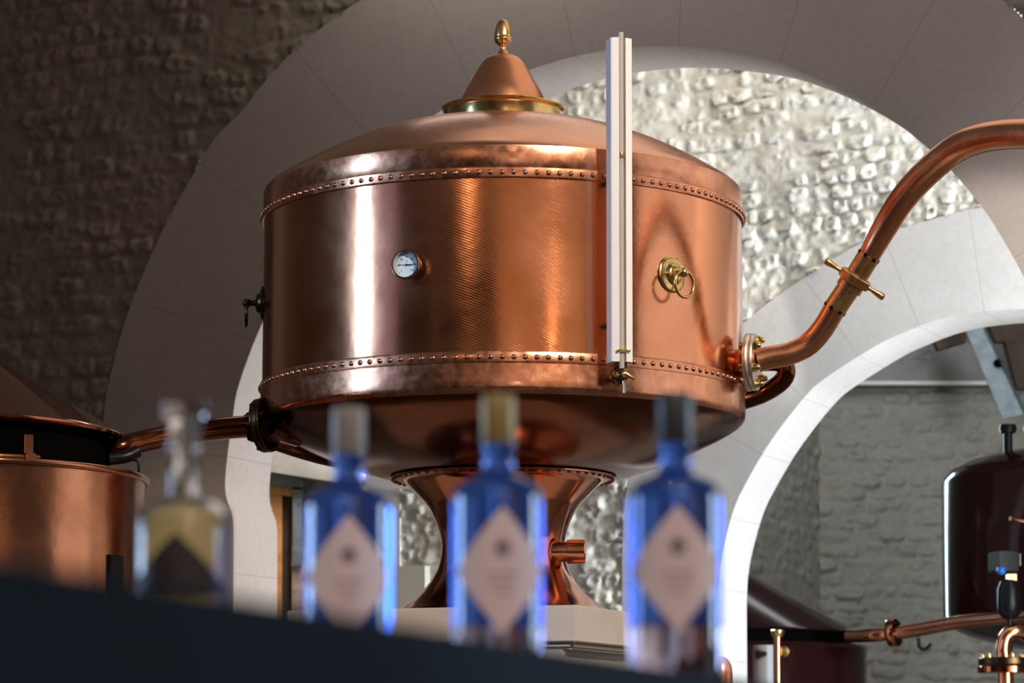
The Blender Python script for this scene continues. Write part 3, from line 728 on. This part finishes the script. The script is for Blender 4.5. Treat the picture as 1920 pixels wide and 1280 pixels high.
bm = B(); tube(bm, catmull([P(1722, 1195, YP), P(1724, 1212, YP), P(1735, 1216, YP), P(1745, 1206, YP)], 4), .010, 10); to_obj('hook', bm, BLACK, pr)

YV = 13.9
ev = thing('bolted_elbow', tuple(P(1885, 1262, YV)), 'shiny copper elbow bolted on a round flange in the lower right corner', 'pipe')
pc = P(1886, 1247, YV)
bm = B(); tube(bm, catmull([P(1883, 1236, YV), P(1882, 1212, YV), P(1888, 1192, YV), P(1903, 1183, YV), P(1920, 1186, YV+.02), P(1935, 1200, YV+.05)], 6), .039, 30); to_obj('elbow', bm, COPPER_PIPE, ev)
for dz in (.002, -.040):
    bm = B(); lathe(bm, [(.03, 0), (.136, 0), (.140, .004), (.140, .032), (.136, .036), (.03, .036)], pc+UP*dz, UP, 60); to_obj('flange_plate', bm, BRASS_DARK if dz > 0 else COPPER_DARK, ev)
for k in range(6):
    aa = 2*PI*(k+.1)/6; bm = B(); nut(bm, pc+UP*.038+Vector((math.sin(aa), -math.cos(aa), 0))*.118, UP, 1.15); to_obj('bolt', bm, BRASS, ev)
bm = B(); lathe(bm, [(.040, -pc.z+.0), (.040, -.02)], pc, UP, 28); to_obj('riser', bm, COPPER_PIPE, ev)

av = thing('valve_actuator', tuple(P(1890, 1160, YV)), 'black motor valve box with a blue knob above the copper elbow', 'valve')
c = P(1884, 1052, YV); bm = B(); box(bm, c+Vector((0, .04, .0)), (.115, .13, .10), math.radians(14), .006); mb = to_obj('motor_box', bm, BLACK, av, angle=30)
bm = B(); box(bm, P(1910, 1052, YV-.01)+Vector((.004, .05, .01)), (.004, .07, .06), math.radians(14)); to_obj('sticker', bm, plain('sticker', (.5, .38, .3), .6), mb)
bm = B(); lathe(bm, [(.018, -.02), (.024, 0), (.022, .016), (.010, .03), (0, .032)], P(1877, 1069, YV-.03), Vector((0, -1, -.2)), 8, cap=False); to_obj('knob', bm, BLUE_PL, mb)
bm = B(); lathe(bm, [(.030, 0), (.058, .03), (.062, .08), (.060, .15), (.045, .19), (.020, .20)], P(1893, 1160, YV), UP, 20)
lathe(bm, [(.014, -.16), (.016, 0), (.016, .03)], P(1893, 1160, YV), UP, 14); to_obj('body', bm, BLACK, av)
bm = B(); box(bm, P(1896, 1083, YV), (.045, .05, .035)); to_obj('bracket', bm, BRASS_SATIN, av)

# metal strut, timber and vent in the far room's ceiling
bm = B()
p0, p1, p2, p3 = P(1803, 600, 18.6), P(1842, 600, 18.6), P(1925, 775, 18.6), P(1880, 785, 18.6)
prism(bm, [p0, p1, p2, p3], (0, .02, 0)); prism(bm, [p1+Vector((-.02, -.05, 0)), p1, p2, p2+Vector((-.02, -.05, 0))], (0, .02, 0))
st = tag(to_obj('ceiling_strut', bm, GALV, smooth=False), 'slanting galvanised steel strut with a round hole, under the right-hand arch', 'strut')
bm = B(); lathe(bm, [(.030, 0), (.030, .004), (0, .004)], P(1871, 681, 18.58), (0, -1, 0), 24, cap=False); to_obj('bolt_hole', bm, DARKHOLE, st)
for i, pts in enumerate(([(1850, 600), (1935, 600), (1935, 640), (1868, 640)], [(1885, 640), (1940, 640), (1940, 728), (1908, 728)], [(1745, 622), (1812, 600), (1812, 640), (1760, 655)])):
    bm = quadY(pts, 19.2, .12); o = to_obj('timber_beam', bm, WOOD_DARK, smooth=False)
    tag(o, ['dark timber joist at the very top of the right-hand arch opening', 'dark timber post end right of the slanting steel strut', 'dark timber joist left of the slanting steel strut'][i], 'beam', 'timbers above the far wall')
bm = B(); tube(bm, [P(1712, 672, 19.3), P(1745, 655, 19.3), P(1750, 672, 19.3)], .014, 8, closed=True)
tag(to_obj('vent_bracket', bm, GALV), 'small triangular metal bracket on the grey lintel under the right-hand arch', 'bracket')

# copper post top next to the right bottle
bm = B(); q = P(1352, 1262, 9.6); lathe(bm, [(.040, 0), (.040, q.z), (.036, q.z+.03), (.018, q.z+.055), (0, q.z+.06)], (q.x, 9.6, 0), UP, 28)
tag(to_obj('copper_post', bm, COPPER_SOFT), 'round-topped copper post just right of the dark-stoppered blue bottle', 'post')

# ---------------------------------------------------------------- counter in the foreground
counter = thing('bar_counter', (-.1, 1.6, 0), 'dark slate bar counter with sloping front ledge, blurred in the foreground', 'counter')
A = P(-260, 1000, .88); Bq = P(1560, 1302, 2.20)
zt0 = CZ+.052
dirv = (Bq-A); back = Vector((-dirv.y, dirv.x, 0)).normalized()
bm = B()
def ledge_pt(p, off, dz): return p+back*off+UP*dz
prism(bm, [ledge_pt(A, 0, 0), ledge_pt(A, .03, .0), ledge_pt(A, .03, -.12), ledge_pt(A, 0, -.12)], dirv)
bmesh.ops.bevel(bm, geom=bm.edges[:], offset=.004, segments=2, affect='EDGES')
to_obj('front_ledge', bm, SLATE, counter, angle=30)
Af = Vector((A.x, A.y, 0)); Bf = Vector((Bq.x, Bq.y, 0))
bm = B(); prism(bm, [Af+back*.008+UP*.0, Bf+back*.008, Bf+back*.03, Af+back*.03], UP*(zt0-.035)); to_obj('front_panel', bm, SLATE, counter, smooth=False)
bm = B(); pl = [Af+back*.03, Bf+back*.03, Vector((.62, 2.9, 0)), Vector((-1.2, 2.9, 0))]
prism(bm, [p+UP*(zt0-.03) for p in pl], UP*.03); to_obj('counter_top', bm, SLATE, counter, smooth=False)
bm = B(); prism(bm, [Vector((-1.15, 2.82, 0)), Vector((.55, 2.82, 0)), Vector((.55, 2.86, 0)), Vector((-1.15, 2.86, 0))], UP*(zt0-.03)); to_obj('rear_panel', bm, SLATE, counter, smooth=False)

# ---------------------------------------------------------------- bottles
def label_patch(bm, c, R, z0, hh, ha, a0, tri=False, n=28, th=.0006):
    """curved diamond (or triangle) wrapped on the bottle"""
    rows = []
    for i in range(n+1):
        t = -1+2*i/n; w = (1-abs(t))*ha if not tri else (1-(t+1)/2)*ha
        w = max(w, .004); rows.append([c+az(a0+w*s)*(R+th)+UP*(z0+t*hh) for s in [(-1+2*k/16) for k in range(17)]])
    vs = [[bm.verts.new(p) for p in r] for r in rows]
    inn = [[bm.verts.new(Vector((c.x, c.y, p.z))+(Vector((p.x-c.x, p.y-c.y, 0)))*(R+.0001)/(R+th)) for p in r] for r in rows]
    for g_, fl in ((vs, False), (inn, True)):
        for a_, b_ in zip(g_, g_[1:]):
            for k in range(16):
                f = (a_[k], a_[k+1], b_[k+1], b_[k]); bm.faces.new(f[::-1] if fl else f)
    for k in range(n):
        for e in (0, 16): bm.faces.new((vs[k][e], vs[k+1][e], inn[k+1][e], inn[k][e]))
def blue_bottle(px, ytop, Y, capm, label, la, txt='gin bottles on the counter'):
    x = P(px, 1000, Y).x; b = thing('gin_bottle', (x, Y, zt0), label, 'bottle', 'blue gin bottles on the counter')
    c = Vector((x, Y, zt0)); H = P(px, ytop, Y).z-zt0; s = H/.26
    R = .0400
    def z(q): return zt0+(q)*s
    # heights measured from the top of the stopper
    bm = B()
    lathe(bm, [(0, .0015), (R*.80, .0015), (R*.93, .003), (R, .010), (R, .060*s)], c, UP, 64, cap=False)
    lathe(bm, [(R, .060*s), (0, .060*s)], c, UP, 64, cap=False)
    bmesh.ops.remove_doubles(bm, verts=bm.verts[:], dist=.00001)
    to_obj('glass_base', bm, MAUVE_GLASS, b, angle=60)
    bm = B()
    lathe(bm, [(0, .0604*s), (R, .0604*s), (R, .170*s), (R*.985, .1755*s), (R*.90, .1815*s), (R*.72, .186*s), (R*.50, .1895*s), (.0150, .1925*s), (.0140, .197*s), (.0140, .210*s), (.0152, .212*s), (.0152, .218*s), (0, .218*s)], c, UP, 64, cap=False)
    bmesh.ops.remove_doubles(bm, verts=bm.verts[:], dist=.00001)
    to_obj('glass_body', bm, BLUE_GLASS, b, angle=50)
    bm = B(); lathe(bm, [(.0148, .2182*s), (.0155, .220*s), (.0155, .256*s), (.0145, .260*s), (0, .260*s)], c, UP, 40); to_obj('stopper', bm, capm, b)
    bm = B(); label_patch(bm, c, R, .107*s, .054*s, math.radians(66), la); lb_ = to_obj('label', bm, LABEL_M, b)
    bm = B()
    for k in range(24):
        pass
    for i, (dz, w) in enumerate(((-.002, .62), (-.010, .50), (-.018, .36))):
        rows = []
        for q in range(13):
            aa = la+(-1+2*q/12)*w*.55
            rows.append((c+az(aa)*(R+.0009)+UP*(.107*s+dz), c+az(aa)*(R+.0009)+UP*(.107*s+dz-.0026)))
        vv = [(bm.verts.new(p), bm.verts.new(q_)) for p, q_ in rows]
        for (a1, b1), (a2, b2) in zip(vv, vv[1:]): bm.faces.new((a1, a2, b2, b1))
    to_obj('lettering', bm, plain('label_ink', (.36, .25, .25), .6), lb_)
    bm = B(); ctr = [c+az(la+.17*math.sin(2*PI*k/24))*(R+.0009)+UP*(.107*s+.0185+.0075*math.cos(2*PI*k/24)) for k in range(24)]
    bm.faces.new([bm.verts.new(p) for p in ctr]); to_obj('emblem', bm, plain('emblem_ink', (.15, .10, .12), .6), lb_)
    return b
blue_bottle(653, 765, 2.50, CAP_GREY, 'blue gin bottle with taupe stopper, second bottle from the left', math.radians(4))
blue_bottle(934, 742, 2.42, CAP_GOLD, 'blue gin bottle with olive gold stopper, in front of the copper pedestal', math.radians(6))
blue_bottle(1267, 740, 2.36, CAP_BLACK, 'blue gin bottle with charcoal stopper, rightmost and brightest blue', math.radians(-1))
# clear bottle
Yc = 2.35; xc = P(343, 1000, Yc).x
cb = thing('spirit_bottle', (xc, Yc, zt0), 'clear glass bottle of golden spirit with flared glass stopper and dark triangular label, leftmost', 'bottle')
c = Vector((xc, Yc, zt0)); H = P(343, 758, Yc).z-zt0
def hz(py): return P(343, py, Yc).z-zt0
R = .0400
bm = B()
lathe(bm, [(0, .001), (R*.9, .001), (R, .006), (R, hz(965)), (R*.93, hz(950)), (R*.75, hz(942)), (R*.5, hz(936)), (.0135, hz(930)), (.0125, hz(915)), (.0125, hz(850)), (.0145, hz(846)), (.0145, hz(836)), (.0095, hz(836)), (.0095, hz(920)), (.013, hz(944)), (R*.72, hz(950)), (R-.0035, hz(966)), (R-.0035, .012), (0, .012)], c, UP, 64, cap=False)
to_obj('glass_body', bm, CLEAR, cb, angle=50)
bm = B(); lathe(bm, [(0, .0122), (R-.0038, .0122), (R-.0038, hz(968)), (R*.70, hz(953)), (.0128, hz(948)), (0, hz(948))], c, UP, 64, cap=False); to_obj('golden_liquid', bm, GOLD_LIQ, cb, angle=50)
bm = B(); lathe(bm, [(0, hz(905)), (.0085, hz(903)), (.0088, hz(838)), (.0120, hz(834)), (.0130, hz(826)), (.0150, hz(800)), (.0190, hz(772)), (.0215, hz(764)), (.0205, hz(758)), (0, hz(758))], c, UP, 48, cap=False); to_obj('glass_stopper', bm, CLEAR, cb, angle=40)
bm = B(); label_patch(bm, c, R, (hz(1005)+hz(1110))/2, (hz(1005)-hz(1110))/2, math.radians(72), math.radians(-2), tri=True); to_obj('label', bm, LABEL_DK, cb)

# ---------------------------------------------------------------- lights
def area(name, loc, target, size, energy, col, spread=180):
    l = bpy.data.lights.new(name, 'AREA'); l.shape = 'RECTANGLE'; l.size, l.size_y = size
    l.energy = energy; l.color = col; l.spread = math.radians(spread)
    o = bpy.data.objects.new(name, l); COL.objects.link(o); o.location = loc
    d = Vector(target)-Vector(loc); o.rotation_euler = d.to_track_quat('-Z', 'Y').to_euler(); return o
def panel(name, loc, target, size, L, col, spread=180):
    return area(name, loc, target, size, L*PI*size[0]*size[1], col, spread)
panel('window_light_left', (-6.4, 6.15, 3.9), (0, 8.6, 3.0), (.19, 2.6), 11, (.36, .64, 1.0), 60)
panel('window_glow_left', (-7.2, 6.2, 4.2), (0, 9, 2.6), (5.6, 2.8), .20, (.46, .44, 1.0), 120)
panel('warm_rear_light', (2.6, -3.4, 3.9), (0, 9.2, 2.4), (13.0, 3.6), .38, (1.0, .60, .30))
panel('right_hall_light', (5.3, 8.4, 3.1), (-.5, 9.2, 2.4), (3.8, 4.2), .85, (1.0, .92, .88))
panel('overhead_fill', (2.0, 10.0, 5.6), (1.4, 9.4, 2.0), (4.6, 3.2), .72, (1.0, .86, .74))  # added overhead panel, brightens the dome lid from above
panel('bar_fill_left', (-6.2, 5.2, 1.9), (0, 2.4, 1.25), (3.0, 1.8), 1.15, (.50, .70, 1.0), 50)  # added off-frame panel for more blue in the bottle glass
panel('bar_fill_right', (5.5, 3.6, 1.9), (0, 2.4, 1.25), (1.6, 2.0), 1.3, (.62, .80, 1.0), 50)  # added panel on the other side, lights the bottle edges
def uvd(u, d, z):
    p = TV*u+NV*d; p.z = z; return p
panel('bay_light', uvd(-.7, 12.05, 2.3), uvd(-5.5, 12.2, 2.4), (.85, 2.6), 38, (.80, .90, 1.0))
panel('bay_fill', uvd(-3.6, 11.75, 5.3), uvd(-4.0, 12.79, 2.9), (4.4, 1.2), 3.5, (1.0, .97, .93))
panel('far_window', (1.27, 17.7, 2.75), (2.33, 15.0, 2.4), (.26, 2.2), 60, (.60, .88, 1.0))
panel('far_room_light', (2.4, 16.8, 4.8), (2.6, 19.5, 1.8), (1.6, 1.2), 4.6, (.95, .97, 1.0))
panel('bay_fill_low', uvd(-1.5, 11.8, 1.5), uvd(-5.2, 12.79, 1.5), (1.0, 1.8), 9, (1.0, .97, .92))
panel('rear_left_fill', (-.75, 14.75, 3.5), (-1.25, 15.3, 1.9), (.6, .4), 42, (1.0, .90, .80), 150)  # added hidden panel that brightens the pine shutter
panel('bar_fill_front', (.9, -.6, 2.7), (.05, 2.4, 1.2), (.8, .5), 5, (1.0, .84, .82))  # added panel near the camera, lifts the bottles and labels
def spot(name, loc, target, energy, col, deg, r):
    l = bpy.data.lights.new(name, 'SPOT'); l.energy = energy; l.color = col; l.spot_size = math.radians(deg); l.spot_blend = .5; l.shadow_soft_size = r
    o = bpy.data.objects.new(name, l); COL.objects.link(o); o.location = loc
    o.rotation_euler = (Vector(target)-Vector(loc)).to_track_quat('-Z', 'Y').to_euler(); return o
spot('track_spot_right', (3.0, 2.4, 6.4), (.1, 8.7, 2.25), 2400, (1.0, .86, .74), 26, .06)
spot('bar_downlight', (-.7, .7, 3.3), (-.1, 2.4, 1.2), 110, (1.0, .90, .84), 50, .03)
spot('bar_downlight', (.8, .9, 3.4), (.05, 2.4, 1.2), 110, (1.0, .90, .88), 50, .03)
spot('hall_spot_right', (3.7, 7.6, 1.7), tuple(P(2020, 590, 11.1)), 900, (1.0, .95, .90), 15.5, .05)
spot('wall_fill_spot', (4.6, 7.6, 4.0), (4.2, 10.3, 3.3), 420, (1.0, .93, .88), 62, .08)  # added spot: lights the unseen wall so the drum reflects it
spot('track_spot_left', (-1.9, 2.0, 4.5), (-.1, 8.7, 2.6), 24, (1.0, .62, .36), 22, .05)
spot('track_spot_low', (2.9, 2.0, 3.55), (-.1, 8.7, 2.6), 9, (1.0, .62, .36), 22, .05)
w = bpy.data.worlds.new('world'); SC.world = w; w.use_nodes = True
bg = w.node_tree.nodes['Background']; bg.inputs[0].default_value = (.80, .70, .62, 1); bg.inputs[1].default_value = .095

# ---------------------------------------------------------------- camera
cam = bpy.data.cameras.new('camera'); co = bpy.data.objects.new('camera', cam); COL.objects.link(co)
co.location = (0, 0, CAMZ); co.rotation_euler = (PI/2+PHI, 0, 0)
cam.lens = F/1920*36; cam.sensor_width = 36; cam.sensor_fit = 'HORIZONTAL'; cam.shift_y = (CY-640)/1920
cam.clip_end = 100; cam.clip_start = .05
cam.dof.use_dof = True; cam.dof.focus_distance = 8.45; cam.dof.aperture_fstop = 5.7
SC.camera = co
vs = SC.view_settings; vs.view_transform = 'Standard'; vs.look = 'None'; vs.exposure = 0; vs.gamma = 1; vs.use_curve_mapping = False
